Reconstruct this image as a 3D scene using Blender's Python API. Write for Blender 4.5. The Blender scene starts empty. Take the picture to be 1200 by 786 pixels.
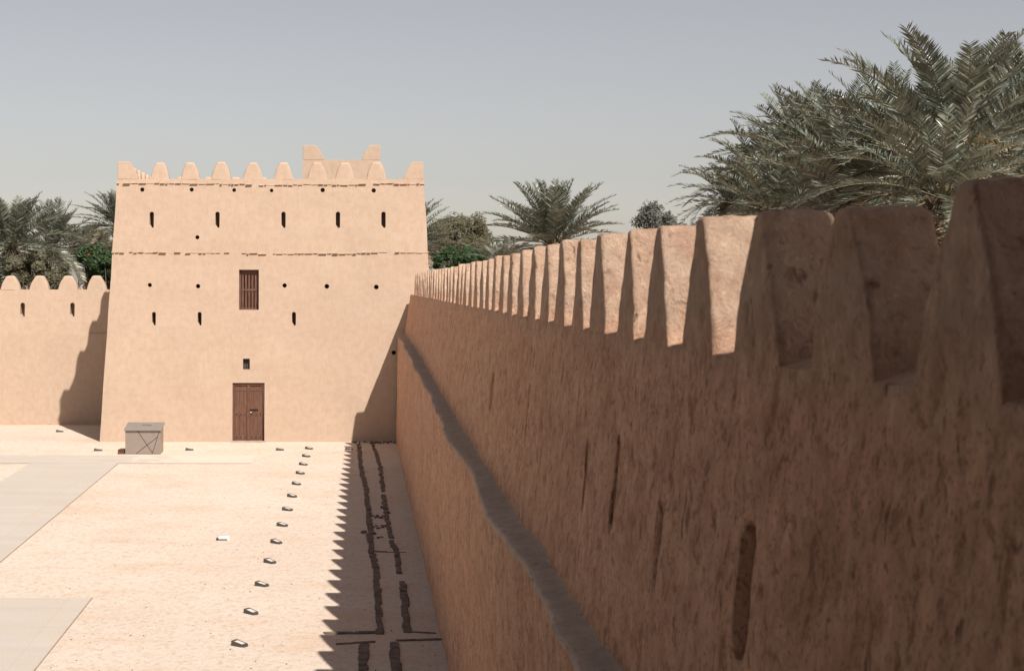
import bpy, bmesh, math, random
import numpy as np
from mathutils import Vector, Matrix, noise

R = math.radians
sc = bpy.context.scene
COL = sc.collection
F = 1750.0                       # focal length in photo pixels (1200 px wide)
CAMZ = 5.9

# ------------------------------------------------------------------ camera
cam = bpy.data.cameras.new('camera')
cam.sensor_width = 36.0
cam.lens = F / 1200 * 36.0
cam.shift_x = (600 - 421) / 1200.0
cam.shift_y = -(393 - 333) / 1200.0
cam.clip_start = 0.1
cam.clip_end = 5000
cam.dof.use_dof = True
cam.dof.focus_distance = 46
cam.dof.aperture_fstop = 4.5
co = bpy.data.objects.new('camera', cam)
COL.objects.link(co)
co.location = (0, 0, CAMZ)
co.rotation_euler = (R(90), 0, 0)
sc.camera = co

# ------------------------------------------------------------------ sun / sky
SUN = Vector((-0.475, 1.0, -1.2)).normalized()       # direction the light travels
sun_el = math.asin(-SUN.z)
sun_az = math.atan2(-SUN.x, -SUN.y)                   # bearing of the sun from +Y, clockwise
W = bpy.data.worlds.new('World')
sc.world = W
W.use_nodes = True
nt = W.node_tree
bg = nt.nodes['Background']
sky = nt.nodes.new('ShaderNodeTexSky')
sky.sky_type = 'NISHITA'
sky.sun_disc = False
sky.sun_elevation = sun_el
sky.sun_rotation = sun_az
sky.air_density = 1.0
sky.dust_density = 0.9
sky.ozone_density = 1.0
hs = nt.nodes.new('ShaderNodeHueSaturation')
hs.inputs['Saturation'].default_value = 0.45
tint = nt.nodes.new('ShaderNodeMixRGB')
tint.blend_type = 'MULTIPLY'
tint.inputs[0].default_value = 1.0
tint.inputs[2].default_value = (1.045, 0.955, 0.905, 1)
nt.links.new(sky.outputs[0], hs.inputs['Color'])
nt.links.new(hs.outputs[0], tint.inputs[1])
nt.links.new(tint.outputs[0], bg.inputs[0])
bg.inputs[1].default_value = 0.0465
sl = bpy.data.lights.new('sun', 'SUN')
sl.energy = 3.5
sl.angle = R(0.53)
sl.color = (1.0, 0.94, 0.87)
so = bpy.data.objects.new('sun', sl)
COL.objects.link(so)
so.rotation_euler = SUN.to_track_quat('-Z', 'Y').to_euler()
so.location = (20, -30, 40)
vs = sc.view_settings
vs.view_transform = 'Standard'
vs.look = 'None'
vs.gamma = 1
vs.use_curve_mapping = False
vs.exposure = 1.02
sc.render.resolution_x = 1024
sc.render.resolution_y = 670
sc.cycles.max_bounces = 8
sc.cycles.diffuse_bounces = 5

# ------------------------------------------------------------------ helpers
def PX(px, py, D):
    return Vector(((px - 421) * D / F, D, CAMZ - (py - 333) * D / F))

def gz(y):
    if y >= 56:
        return -0.16 * min(1, (y - 56) / 8.5)
    if y <= 22:
        return -0.5
    return -0.5 * (56 - y) / 34.0

def PG(px, py):                      # photo pixel -> ground point
    D = 40
    for _ in range(30):
        D = (CAMZ - gz(D)) * F / (py - 333)
    return Vector(((px - 421) * D / F, D, gz(D)))

def tag(o, label=None, cat=None, group=None, kind=None):
    if label: o['label'] = label
    if cat: o['category'] = cat
    if group: o['group'] = group
    if kind: o['kind'] = kind
    return o

def empty(name, loc, label, cat, group=None):
    o = bpy.data.objects.new(name, None)
    COL.objects.link(o)
    o.location = loc
    o.empty_display_size = 0.3
    tag(o, label, cat, group)
    bpy.context.view_layer.update()
    return o

def link(name, me, mats=(), parent=None, smooth=None):
    o = bpy.data.objects.new(name, me)
    COL.objects.link(o)
    for m in (mats if isinstance(mats, (list, tuple)) else [mats]):
        me.materials.append(m)
    if parent is not None:
        o.parent = parent
        # geometry is written in world coordinates: cancel the root offset
        off = Vector((0, 0, 0))
        p = parent
        while p is not None:
            off += p.location
            p = p.parent
        o.location = -off
    if smooth is not None:
        me.polygons.foreach_set('use_smooth', [smooth] * len(me.polygons))
    return o

def mesh_from(verts, faces, name='m'):
    me = bpy.data.meshes.new(name)
    me.from_pydata([tuple(v) for v in verts], [], faces)
    me.update()
    return me

class MB:
    def __init__(s): s.v = []; s.f = []; s.m = []; s.cur = 0
    def add(s, vs, fs):
        b = len(s.v)
        s.v += [tuple(v) for v in vs]
        s.f += [tuple(b + i for i in f) for f in fs]
        s.m += [s.cur] * len(fs)
    def box(s, x0, x1, y0, y1, z0, z1, M=None, j=0):
        vs = [Vector((x, y, z)) for z in (z0, z1) for y in (y0, y1) for x in (x0, x1)]
        if j: vs = [v + Vector([random.uniform(-j, j) for _ in range(3)]) for v in vs]
        if M is not None: vs = [M @ v for v in vs]
        s.add(vs, [(0,2,3,1),(4,5,7,6),(0,1,5,4),(2,6,7,3),(0,4,6,2),(1,3,7,5)])
    def prism(s, pts, axis, a, b):
        # pts: 2D polygon; axis 'y': (x,z) extruded along y
        n = len(pts)
        if axis == 'y':
            vs = [(p[0], a, p[1]) for p in pts] + [(p[0], b, p[1]) for p in pts]
        elif axis == 'x':
            vs = [(a, p[0], p[1]) for p in pts] + [(b, p[0], p[1]) for p in pts]
        else:
            vs = [(p[0], p[1], a) for p in pts] + [(p[0], p[1], b) for p in pts]
        fs = [tuple(range(n)), tuple(range(2*n-1, n-1, -1))]
        fs += [(i, i+n, (i+1) % n + n, (i+1) % n) for i in range(n)]
        s.add(vs, fs)
    def cyl(s, c, axis, r, L, n=12, r2=None):
        r2 = r if r2 is None else r2
        ax = Vector(axis).normalized()
        u = ax.orthogonal().normalized(); w = ax.cross(u)
        c = Vector(c)
        vs = [c + u*math.cos(2*math.pi*i/n)*r + w*math.sin(2*math.pi*i/n)*r for i in range(n)]
        vs += [c + ax*L + u*math.cos(2*math.pi*i/n)*r2 + w*math.sin(2*math.pi*i/n)*r2 for i in range(n)]
        fs = [tuple(range(n-1,-1,-1)), tuple(range(n, 2*n))]
        fs += [(i, (i+1) % n, (i+1) % n + n, i+n) for i in range(n)]
        s.add(vs, fs)
    def tube(s, pts, rads, n=8):
        rings = []
        for i, p in enumerate(pts):
            a = pts[max(i-1, 0)]; b = pts[min(i+1, len(pts)-1)]
            d = (b - a).normalized()
            u = d.cross(Vector((0.31, 0.95, 0.05))).normalized(); w = d.cross(u)
            rings.append([p + (u*math.cos(2*math.pi*k/n) + w*math.sin(2*math.pi*k/n))*rads[i] for k in range(n)])
        vs = [v for r in rings for v in r]
        fs = []
        for i in range(len(pts)-1):
            for k in range(n):
                k2 = (k+1) % n
                fs.append((i*n+k, i*n+k2, (i+1)*n+k2, (i+1)*n+k))
        fs.append(tuple(range(n-1, -1, -1))); fs.append(tuple((len(pts)-1)*n+k for k in range(n)))
        s.add(vs, fs)
    def build(s, name, mats, parent=None, smooth=False, fix=True):
        me = mesh_from(s.v, s.f, name)
        if fix:
            bm = bmesh.new(); bm.from_mesh(me)
            for i, f in enumerate(bm.faces): f.material_index = s.m[i]
            bmesh.ops.recalc_face_normals(bm, faces=bm.faces)
            bm.to_mesh(me); bm.free()
        else:
            me.polygons.foreach_set('material_index', s.m)
        return link(name, me, mats, parent, smooth)

# ------------------------------------------------------------------ materials
def newmat(name):
    m = bpy.data.materials.new(name); m.use_nodes = True
    return m, m.node_tree, m.node_tree.nodes['Principled BSDF']

class NT:
    """tiny wrapper for building node trees"""
    def __init__(s, t): s.t = t
    def n(s, typ, **kw):
        x = s.t.nodes.new(typ)
        for k, v in kw.items():
            if k.startswith('i_'):
                x.inputs[k[2:].replace('_', ' ')].default_value = v
            else: setattr(x, k, v)
        return x
    def l(s, a, b): s.t.links.new(a, b)
    def pos(s, scale=(1,1,1)):
        g = s.n('ShaderNodeNewGeometry')
        m = s.n('ShaderNodeVectorMath', operation='MULTIPLY')
        m.inputs[1].default_value = scale
        s.l(g.outputs['Position'], m.inputs[0])
        return m.outputs[0]
    def noise(s, vec, scale, detail=4, rough=.55, dist=0):
        x = s.n('ShaderNodeTexNoise'); x.inputs['Scale'].default_value = scale
        x.inputs['Detail'].default_value = detail; x.inputs['Roughness'].default_value = rough
        x.inputs['Distortion'].default_value = dist
        s.l(vec, x.inputs['Vector']); return x.outputs['Fac']
    def ramp(s, fac, stops):
        r = s.n('ShaderNodeValToRGB')
        el = r.color_ramp.elements
        while len(el) < len(stops): el.new(0.5)
        for e, (p, c) in zip(el, stops):
            e.position = p
            e.color = (c, c, c, 1) if isinstance(c, (int, float)) else (*c, 1)
        s.l(fac, r.inputs[0]); return r.outputs[0]
    def mix(s, fac, a, b, mode='MIX'):
        x = s.n('ShaderNodeMixRGB', blend_type=mode)
        for i, v in ((0, fac), (1, a), (2, b)):
            if isinstance(v, (int, float)): x.inputs[i].default_value = v
            elif isinstance(v, tuple): x.inputs[i].default_value = (*v, 1)
            else: s.l(v, x.inputs[i])
        return x.outputs[0]
    def math(s, op, a, b=None):
        x = s.n('ShaderNodeMath', operation=op)
        for i, v in ((0, a), (1, b)):
            if v is None: continue
            if isinstance(v, (int, float)): x.inputs[i].default_value = v
            else: s.l(v, x.inputs[i])
        return x.outputs[0]
    def bump(s, h, strength, dist, prev=None):
        b = s.n('ShaderNodeBump'); b.inputs['Strength'].default_value = strength
        b.inputs['Distance'].default_value = dist
        s.l(h, b.inputs['Height'])
        if prev is not None: s.l(prev, b.inputs['Normal'])
        return b.outputs[0]

def plaster(name, base, dark, light, streak=0.3, pits=0.0, bump=1.0, rough_scale=1.0, fade=False):
    m, t, p = newmat(name); N = NT(t)
    P = N.pos(); PS = N.pos((1, 1, .19))
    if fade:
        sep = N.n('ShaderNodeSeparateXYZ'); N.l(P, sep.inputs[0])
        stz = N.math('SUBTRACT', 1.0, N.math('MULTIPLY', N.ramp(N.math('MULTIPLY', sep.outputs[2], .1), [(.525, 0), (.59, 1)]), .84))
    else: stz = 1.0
    big = N.noise(P, .55, 5, .6)
    mid = N.noise(P, 4.5, 6, .65)
    fine = N.noise(P, 38*rough_scale, 5, .7)
    st = N.noise(PS, 8, 7, .72, .9)
    st2 = N.noise(N.pos((1, 1, .30)), 26, 5, .68, .6)
    if fade:
        st = N.math('MULTIPLY', st, N.math('ADD', N.math('MULTIPLY', stz, .3), .7))
    if fade:
        pale = N.ramp(N.math('MULTIPLY', sep.outputs[2], .1), [(.53, 0), (.575, 1)])  # sunlit tone of the merlons put into the colour by height
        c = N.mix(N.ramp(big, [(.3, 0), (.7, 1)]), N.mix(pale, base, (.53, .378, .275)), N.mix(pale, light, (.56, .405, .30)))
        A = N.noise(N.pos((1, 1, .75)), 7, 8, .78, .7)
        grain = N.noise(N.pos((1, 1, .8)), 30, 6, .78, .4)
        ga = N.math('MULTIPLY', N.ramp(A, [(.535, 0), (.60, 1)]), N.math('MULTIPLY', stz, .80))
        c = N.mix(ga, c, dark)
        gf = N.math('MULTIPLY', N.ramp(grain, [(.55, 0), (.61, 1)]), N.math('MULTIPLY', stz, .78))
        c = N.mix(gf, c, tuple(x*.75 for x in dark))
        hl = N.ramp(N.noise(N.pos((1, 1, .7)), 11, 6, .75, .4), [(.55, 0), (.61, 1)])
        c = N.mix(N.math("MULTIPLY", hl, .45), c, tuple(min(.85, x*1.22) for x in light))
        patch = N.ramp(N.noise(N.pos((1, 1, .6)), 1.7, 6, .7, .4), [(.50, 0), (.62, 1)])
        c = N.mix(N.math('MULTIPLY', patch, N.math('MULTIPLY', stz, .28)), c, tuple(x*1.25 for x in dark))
        grain = N.math('ADD', N.math('MULTIPLY', A, .8), N.math('MULTIPLY', grain, .3))
    else:
        c = N.mix(N.ramp(big, [(.3, 0), (.7, 1)]), base, light)
        grain = None
    c = N.mix(N.math('MULTIPLY', N.ramp(mid, [(.42, 0), (.72, 1)]), .45), c, dark)
    c = N.mix(N.math('MULTIPLY', N.ramp(st, [(.47, 0), (.70, 1)]), streak), c, dark)
    c = N.mix(N.math('MULTIPLY', N.ramp(st2, [(.5, 0), (.72, 1)]), streak*.7), c, dark)
    nb = N.bump(mid, .5*bump, .05)
    if grain is not None: nb = N.bump(grain, 1.0, -.09, nb)
    nb = N.bump(fine, .55*bump, .010, nb)
    nb = N.bump(st, .9*bump*min(1, streak*2), .03, nb)
    nb = N.bump(st2, .8*bump*min(1, streak*2), .010, nb)
    if pits > 0:
        v = N.n('ShaderNodeTexVoronoi'); v.inputs['Scale'].default_value = 7
        v.inputs['Randomness'].default_value = 1
        wv = N.n('ShaderNodeVectorMath', operation='ADD')
        ns = N.n('ShaderNodeTexNoise'); ns.inputs['Scale'].default_value = 6; ns.inputs['Detail'].default_value = 5
        N.l(N.pos((1, 1, .55)), ns.inputs['Vector'])
        sc_ = N.n('ShaderNodeVectorMath', operation='SCALE'); sc_.inputs['Scale'].default_value = .35
        N.l(ns.outputs['Color'], sc_.inputs[0])
        N.l(N.pos((1, 1, .55)), wv.inputs[0]); N.l(sc_.outputs[0], wv.inputs[1])
        N.l(wv.outputs[0], v.inputs['Vector'])
        pit = N.ramp(v.outputs['Distance'], [(.05, 1), (.26, 0)])
        gate = N.ramp(N.noise(P, 2.3, 4, .7), [(.47, 0), (.6, 1)])
        pit = N.math('MULTIPLY', pit, gate)
        c = N.mix(N.math('MULTIPLY', pit, pits), c, tuple(x*.42 for x in dark))  # shade inside the pits painted into the colour
        blot = N.ramp(N.noise(P, 13, 5, .7), [(.56, 0), (.68, 1)])
        c = N.mix(N.math('MULTIPLY', blot, pits*.6), c, tuple(x*.6 for x in dark))
        inv = N.math('SUBTRACT', 1, pit)
        nb = N.bump(inv, .8, .03, nb)
    t.links.new(c, p.inputs['Base Color'])
    t.links.new(nb, p.inputs['Normal'])
    p.inputs['Roughness'].default_value = .95
    p.inputs['Specular IOR Level'].default_value = .15
    return m

M_tower = plaster('tower_plaster', (.418, .312, .234), (.345, .240, .166), (.445, .336, .256), streak=.27, bump=.45)
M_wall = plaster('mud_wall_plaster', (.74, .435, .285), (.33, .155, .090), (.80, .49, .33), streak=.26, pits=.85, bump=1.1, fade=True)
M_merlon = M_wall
M_plinth = plaster('pale_plaster', (.47, .315, .22), (.33, .19, .12), (.50, .34, .24), streak=.16, pits=.55, bump=1.0)
M_ledge = plaster('ledge_render', (.36, .275, .215), (.19, .135, .10), (.42, .325, .26), streak=0.0, pits=.5, bump=1.3)
M_corn = plaster('cornice_stone', (.50, .36, .25), (.22, .14, .09), (.52, .38, .27), streak=.0, bump=.5)

def ground_mat():
    m, t, p = newmat('gravel'); N = NT(t)
    P = N.pos()
    big = N.noise(P, .16, 5, .6)
    midv = N.noise(N.pos((.55, 1.0, 1)), .8, 6, .68)
    fine = N.noise(P, 9, 6, .75)
    c = N.mix(N.ramp(big, [(.35, 0), (.65, 1)]), (.585, .490, .410), (.62, .53, .455))
    c = N.mix(N.math('MULTIPLY', N.ramp(midv, [(.50, 0), (.74, 1)]), .8), c, (.54, .385, .27))
    c = N.mix(N.math('MULTIPLY', N.ramp(fine, [(.38, 0), (.7, 1)]), .35), c, (.50, .41, .33))
    v = N.n('ShaderNodeTexVoronoi'); v.inputs['Scale'].default_value = 26
    N.l(P, v.inputs['Vector'])
    g = N.n('ShaderNodeRGBToBW'); N.l(v.outputs['Color'], g.inputs[0])
    c = N.mix(N.math('MULTIPLY', N.ramp(g.outputs[0], [(.10, 1), (.4, 0)]), .34), c, (.40, .31, .24))
    v3 = N.n('ShaderNodeTexVoronoi'); v3.inputs['Scale'].default_value = 12; v3.inputs['Randomness'].default_value = 1
    N.l(P, v3.inputs['Vector'])
    g3 = N.n('ShaderNodeRGBToBW'); N.l(v3.outputs['Color'], g3.inputs[0])
    c = N.mix(N.math('MULTIPLY', N.ramp(g3.outputs[0], [(.12, 1), (.42, 0)]), .42), c, (.40, .275, .19))
    v4 = N.n('ShaderNodeTexVoronoi'); v4.inputs['Scale'].default_value = 5; N.l(P, v4.inputs['Vector'])
    dots = N.ramp(v4.outputs['Distance'], [(.10, 1), (.17, 0)])
    c = N.mix(N.math('MULTIPLY', dots, .45), c, (.25, .17, .12))
    c = N.mix(N.math('MULTIPLY', N.ramp(g.outputs[0], [(.6, 0), (.85, 1)]), .35), c, (.62, .52, .42))
    # orange sand stains
    spot = N.ramp(N.noise(N.pos((.4, 1.0, 1)), .33, 3, .5), [(.60, 0), (.72, 1)])
    c = N.mix(N.math('MULTIPLY', spot, .35), c, (.52, .33, .20))
    gr2 = N.noise(P, 42, 4, .8)
    nb = N.bump(fine, .7, .03)
    nb = N.bump(gr2, .8, .015, nb)
    c = N.mix(N.math('MULTIPLY', N.ramp(gr2, [(.55, 0), (.66, 1)]), .45), c, (.33, .235, .17))
    gr3 = N.noise(N.pos((.7, 1, 1)), 4.2, 8, .85)
    c = N.mix(N.math('MULTIPLY', N.ramp(gr3, [(.54, 0), (.68, 1)]), .45), c, (.45, .325, .235))
    t.links.new(c, p.inputs['Base Color']); t.links.new(nb, p.inputs['Normal'])
    p.inputs['Roughness'].default_value = .95; p.inputs['Specular IOR Level'].default_value = .1
    return m
M_gravel = ground_mat()

def path_mat():
    m, t, p = newmat('paving'); N = NT(t)
    P = N.pos()
    c = N.mix(N.ramp(N.noise(N.pos((.25, 1.2, 1)), 1.2, 5, .6), [(.35, 0), (.65, 1)]), (.430, .380, .330), (.46, .408, .355))
    c = N.mix(N.math('MULTIPLY', N.ramp(N.noise(P, 16, 4, .7), [(.45, 0), (.7, 1)]), .25), c, (.34, .27, .21))
    c = N.mix(N.math('MULTIPLY', N.ramp(N.noise(P, .9, 4, .7), [(.52, 0), (.7, 1)]), .4), c, (.48, .37, .27))
    br = N.n('ShaderNodeTexBrick'); br.offset = 0
    br.inputs['Color1'].default_value = (1,1,1,1); br.inputs['Color2'].default_value = (.97,.97,.97,1)
    br.inputs['Mortar'].default_value = (.84,.82,.8,1)
    br.inputs['Scale'].default_value = 1; br.inputs['Mortar Size'].default_value = .005
    br.inputs['Brick Width'].default_value = 1.45; br.inputs['Row Height'].default_value = 1.45
    N.l(P, br.inputs['Vector'])
    c = N.mix(1.0, c, br.outputs['Color'], 'MULTIPLY')
    sx = N.n('ShaderNodeSeparateXYZ'); N.l(P, sx.inputs[0])
    sand = N.ramp(N.math('MULTIPLY', N.math('ADD', sx.outputs[0], 12.0), .1), [(.30, 0), (.80, 1)])
    sn = N.ramp(N.math('ADD', N.noise(P, 1.4, 7, .75), N.math('MULTIPLY', sand, .45)), [(.58, 0), (.74, 1)])
    sn = N.math('MULTIPLY', N.math('MULTIPLY', sn, .9), N.ramp(N.math('MULTIPLY', sx.outputs[1], .01), [(.490, 0), (.499, 1)]))
    c = N.mix(sn, c, N.mix(N.noise(P, 20, 5, .8), (.48, .375, .29), (.66, .57, .49)))
    t.links.new(c, p.inputs['Base Color'])
    t.links.new(N.bump(N.noise(P, 30, 4, .7), .3, .01), p.inputs['Normal'])
    p.inputs['Roughness'].default_value = .85; p.inputs['Specular IOR Level'].default_value = .2
    return m
M_path = path_mat()

def wood_mat():
    m, t, p = newmat('old_wood'); N = NT(t)
    st = N.noise(N.pos((1, 1, .07)), 45, 5, .65, .5)
    bigw = N.noise(N.pos((6, 6, .8)), 1.5, 3)
    c = N.ramp(st, [(.28, (.030, .012, .007)), (.5, (.105, .045, .025)), (.75, (.20, .095, .052))])
    c = N.mix(N.math('MULTIPLY', bigw, .4), c, (.10, .038, .02))
    t.links.new(c, p.inputs['Base Color'])
    t.links.new(N.bump(st, .7, .006), p.inputs['Normal'])
    p.inputs['Roughness'].default_value = .7
    return m
M_wood = wood_mat()

def simple(name, c, rough=.6, metal=0, var=.0, nscale=6, spec=.4, dark=None):
    m, t, p = newmat(name); N = NT(t)
    P = N.pos()
    f = N.ramp(N.noise(P, nscale, 5, .65), [(.35, 0), (.68, 1)])
    d = dark or tuple(x*(1-var) for x in c)
    t.links.new(N.mix(f, c, d), p.inputs['Base Color'])
    t.links.new(N.bump(N.noise(P, nscale*6, 4, .6), .3, .006), p.inputs['Normal'])
    p.inputs['Roughness'].default_value = rough; p.inputs['Metallic'].default_value = metal
    p.inputs['Specular IOR Level'].default_value = spec
    return m
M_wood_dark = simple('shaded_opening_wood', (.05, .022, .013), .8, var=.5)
M_steel = simple('brushed_plinth', (.30, .245, .21), .42, .35, var=.12, nscale=3)
M_steel_top = simple('plinth_top_plate', (.30, .28, .265), .38, .5, var=.2, nscale=9)
M_iron = simple('dark_iron', (.03, .027, .025), .5, .6, var=.3)
M_fix_dark = simple('fixture_housing', (.085, .075, .068), .6, .1, var=.4, nscale=30)
M_fix_lens = simple('fixture_cover', (.60, .55, .49), .4, 0, var=.2, nscale=25)
M_white = simple('white_cap', (.75, .72, .68), .5, 0, var=.08)
M_slate = simple('dark_stone', (.075, .060, .052), .9, 0, nscale=5, dark=(.19, .14, .11), spec=.2)
M_rust = simple('rusty_cover', (.13, .05, .025), .8, 0, var=.6, nscale=20)
M_line = simple('engraved_line', (.04, .03, .025), .7, var=.2)

def leaf_mat(name, a, b, rough=.42, trans=.15, spec=.5):
    m, t, p = newmat(name); N = NT(t)
    g = N.n('ShaderNodeNewGeometry')
    r = g.outputs['Random Per Island']
    c = N.ramp(r, [(0, a), (1, b)])
    nz = N.noise(N.pos(), 1.3, 3)
    c = N.mix(N.math('MULTIPLY', nz, .5), c, tuple((x+y)/2*.75 for x, y in zip(a, b)))
    t.links.new(c, p.inputs['Base Color'])
    p.inputs['Roughness'].default_value = rough
    p.inputs['Specular IOR Level'].default_value = spec
    tr = N.n('ShaderNodeBsdfTranslucent'); N.l(c, tr.inputs['Color'])
    ms = N.n('ShaderNodeMixShader'); ms.inputs[0].default_value = trans
    out = t.nodes['Material Output']
    N.l(p.outputs[0], ms.inputs[1]); N.l(tr.outputs[0], ms.inputs[2]); N.l(ms.outputs[0], out.inputs[0])
    return m
M_palm = leaf_mat('palm_leaf', (.034, .048, .031), (.225, .235, .175), .38, .10, .55)
M_palm_dry = leaf_mat('palm_leaf_dry', (.20, .155, .10), (.34, .26, .17), .6)
M_rachis = simple('palm_midrib', (.17, .15, .085), .55, var=.35)
M_stalk = simple('fruit_stalk_orange', (.42, .24, .06), .55, var=.5, nscale=9)
M_trunk = simple('palm_trunk', (.12, .085, .06), .9, var=.6, nscale=10)
M_bark = simple('bark', (.10, .075, .055), .9, var=.5, nscale=12)
M_leaf_dark = leaf_mat('leaf_dark_green', (.018, .045, .014), (.055, .095, .03), .5, .2)
M_leaf_olive = leaf_mat('leaf_olive', (.085, .08, .040), (.16, .14, .075), .6, .25)
M_leaf_grey = leaf_mat('leaf_grey_green', (.07, .078, .062), (.15, .155, .13), .5, .2)
M_leaf_mid = leaf_mat('leaf_mid', (.07, .075, .040), (.17, .15, .09), .6, .25)
M_flower = simple('red_flower', (.35, .03, .03), .6)

# ------------------------------------------------------------------ ground
def ground():
    xs = [-2500, -600, -150] + list(np.linspace(-60, 60, 61)) + [150, 600, 2500]
    ys = [-2500, -600, -100, -20] + list(np.linspace(0, 120, 101)) + [200, 600, 3000]
    vs = []; fs = []
    for y in ys:
        for x in xs:
            z = gz(y)
            if 0 < y < 110 and abs(x) < 58:
                z += .018*noise.noise(Vector((x*.35, y*.35, 0)))*min(1, max(0, (x+3)/3))
            vs.append((x, y, z))
    nx = len(xs)
    for j in range(len(ys)-1):
        for i in range(nx-1):
            fs.append((j*nx+i, j*nx+i+1, (j+1)*nx+i+1, (j+1)*nx+i))
    o = link('ground', mesh_from(vs, fs, 'ground'), M_gravel, None, True)
    tag(o, 'pale pinkish gravel courtyard ground', None, None, 'structure')
ground()

def sheet(name, x0, x1, y0, y1, lift, mat, label, fade=None):
    mb = MB()
    nx = max(2, int(abs(x1-x0)/1.0)); ny = max(2, int(abs(y1-y0)/1.0))
    vs = []; fs = []
    for j in range(ny+1):
        for i in range(nx+1):
            x = x0+(x1-x0)*i/nx; y = y0+(y1-y0)*j/ny
            vs.append((x, y, gz(y)+lift))
    for j in range(ny):
        for i in range(nx):
            fs.append((j*(nx+1)+i, j*(nx+1)+i+1, (j+1)*(nx+1)+i+1, (j+1)*(nx+1)+i))
    # skirt so the slab has an edge
    mb.add(vs, fs)
    o = mb.build(name, mat, None, False, False)
    sol = None
    tag(o, label, None, None, 'structure')
    return o
sheet('path', -30, -3.6, 49.9, 52.0, .012, M_path, 'beige paved path crossing in front of the tower')
sheet('path', -11.0, -8.05, 33.2, 49.895, .010, M_path, 'beige paved path running towards the tower')
sheet('path', -30, -5.35, 10, 29.9, .010, M_path, 'beige paved terrace nearest the camera')

def kerb(x0, y0, x1, y1, name='path_edge'):
    d = Vector((x1-x0, y1-y0, 0)); L = d.length; d.normalize(); nrm = Vector((-d.y, d.x, 0))
    n = max(2, int(L/1.0)); mb = MB()
    vs = []; fs = []
    for i in range(n+1):
        p = Vector((x0, y0, 0)) + d*(L*i/n)
        z = gz(p.y)
        for off, zz in ((-.012, z-.05), (-.010, z+.016), (.010, z+.016), (.012, z-.05)):
            q = p + nrm*off; vs.append((q.x, q.y, zz))
    for i in range(n):
        for k in range(3):
            fs.append((i*4+k, (i+1)*4+k, (i+1)*4+k+1, i*4+k+1))
    mb.add(vs, fs)
    o = mb.build(name, M_kerb, None, False, False)
    tag(o, None, None, None, 'structure')
M_kerb = simple('paving_edge', (.34, .26, .20), .8, var=.3)
kerb(-8.05, 33.2, -8.05, 49.88)
kerb(-5.35, 10, -5.35, 29.9)

# ------------------------------------------------------------------ near curtain wall
def sm(a, b, t):
    t = min(1, max(0, (t-a)/(b-a))); return t*t*(3-2*t)
def curve(y):
    return .15*(1 - sm(4.6, 8.4, y))
TOPZ = -.39                                   # valley level, relative to camera
def disp(p, amp=1.0):
    a = noise.noise(Vector((p.x*.7, p.y*.7, p.z*.7)))
    b = noise.noise(Vector((p.x*2.6+9, p.y*2.6, p.z*1.6)))
    c = noise.noise(Vector((p.x*9+3, p.y*9, p.z*6.5)))
    d = noise.noise(Vector((p.x*24+7, p.y*24, p.z*13)))
    return (.022*a + .013*b + .008*c + .0035*d)*amp
SLITS = [(7.22, .21, -1.17, -1.80), (9.0, .17, -1.32, -1.81), (10.62, .16, -1.10, -1.75),
         (11.98, .13, -1.27, -1.80), (16.3, .15, -1.11, -1.68), (20.4, .15, -1.2, -1.7)]
def face_x(y, r):
    """outer (left) face of the near wall at height r relative to the camera"""
    c = curve(y)
    xt = 1.92 + c
    rl = ledge_z(y)
    if r >= rl:
        x_in = 1.71 + c*.8 + .02*noise.noise(Vector((y*.5, 3, 0)))
        t = (r - rl)/(TOPZ - rl)
        x = x_in + (xt - x_in)*t**1.0
    else:
        rb = gz(y) - CAMZ
        xb = .2325*(-rb)
        xo = ledge_out(y)
        t = (r - rb)/(rl - rb)
        x = xb + (xo - xb)*t
    if r > -2.0:
        for (sy, w, z1, z0) in SLITS:
            if abs(y - sy) < w:
                zc0, zc1 = z0 + w*.45, z1 - w*.45
                dz = max(0, zc0 - r, r - zc1)
                d = math.hypot((y - sy)*1.3, dz*1.0)
                x += .22*(1 - sm(w*.30, w*.56, d))
    return x
def ledge_z(y):
    base = -2.55 + .65*sm(14, 56, y)
    return base + .05*noise.noise(Vector((y*.33, 0, 5))) + .02*noise.noise(Vector((y*1.1, 0, 1)))
def ledge_out(y):
    return 1.465 + .085*noise.noise(Vector((y*.27, 7, 1))) + .025*noise.noise(Vector((y*1.3, 2, 1))) - .02*sm(14, 56, y)

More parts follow.
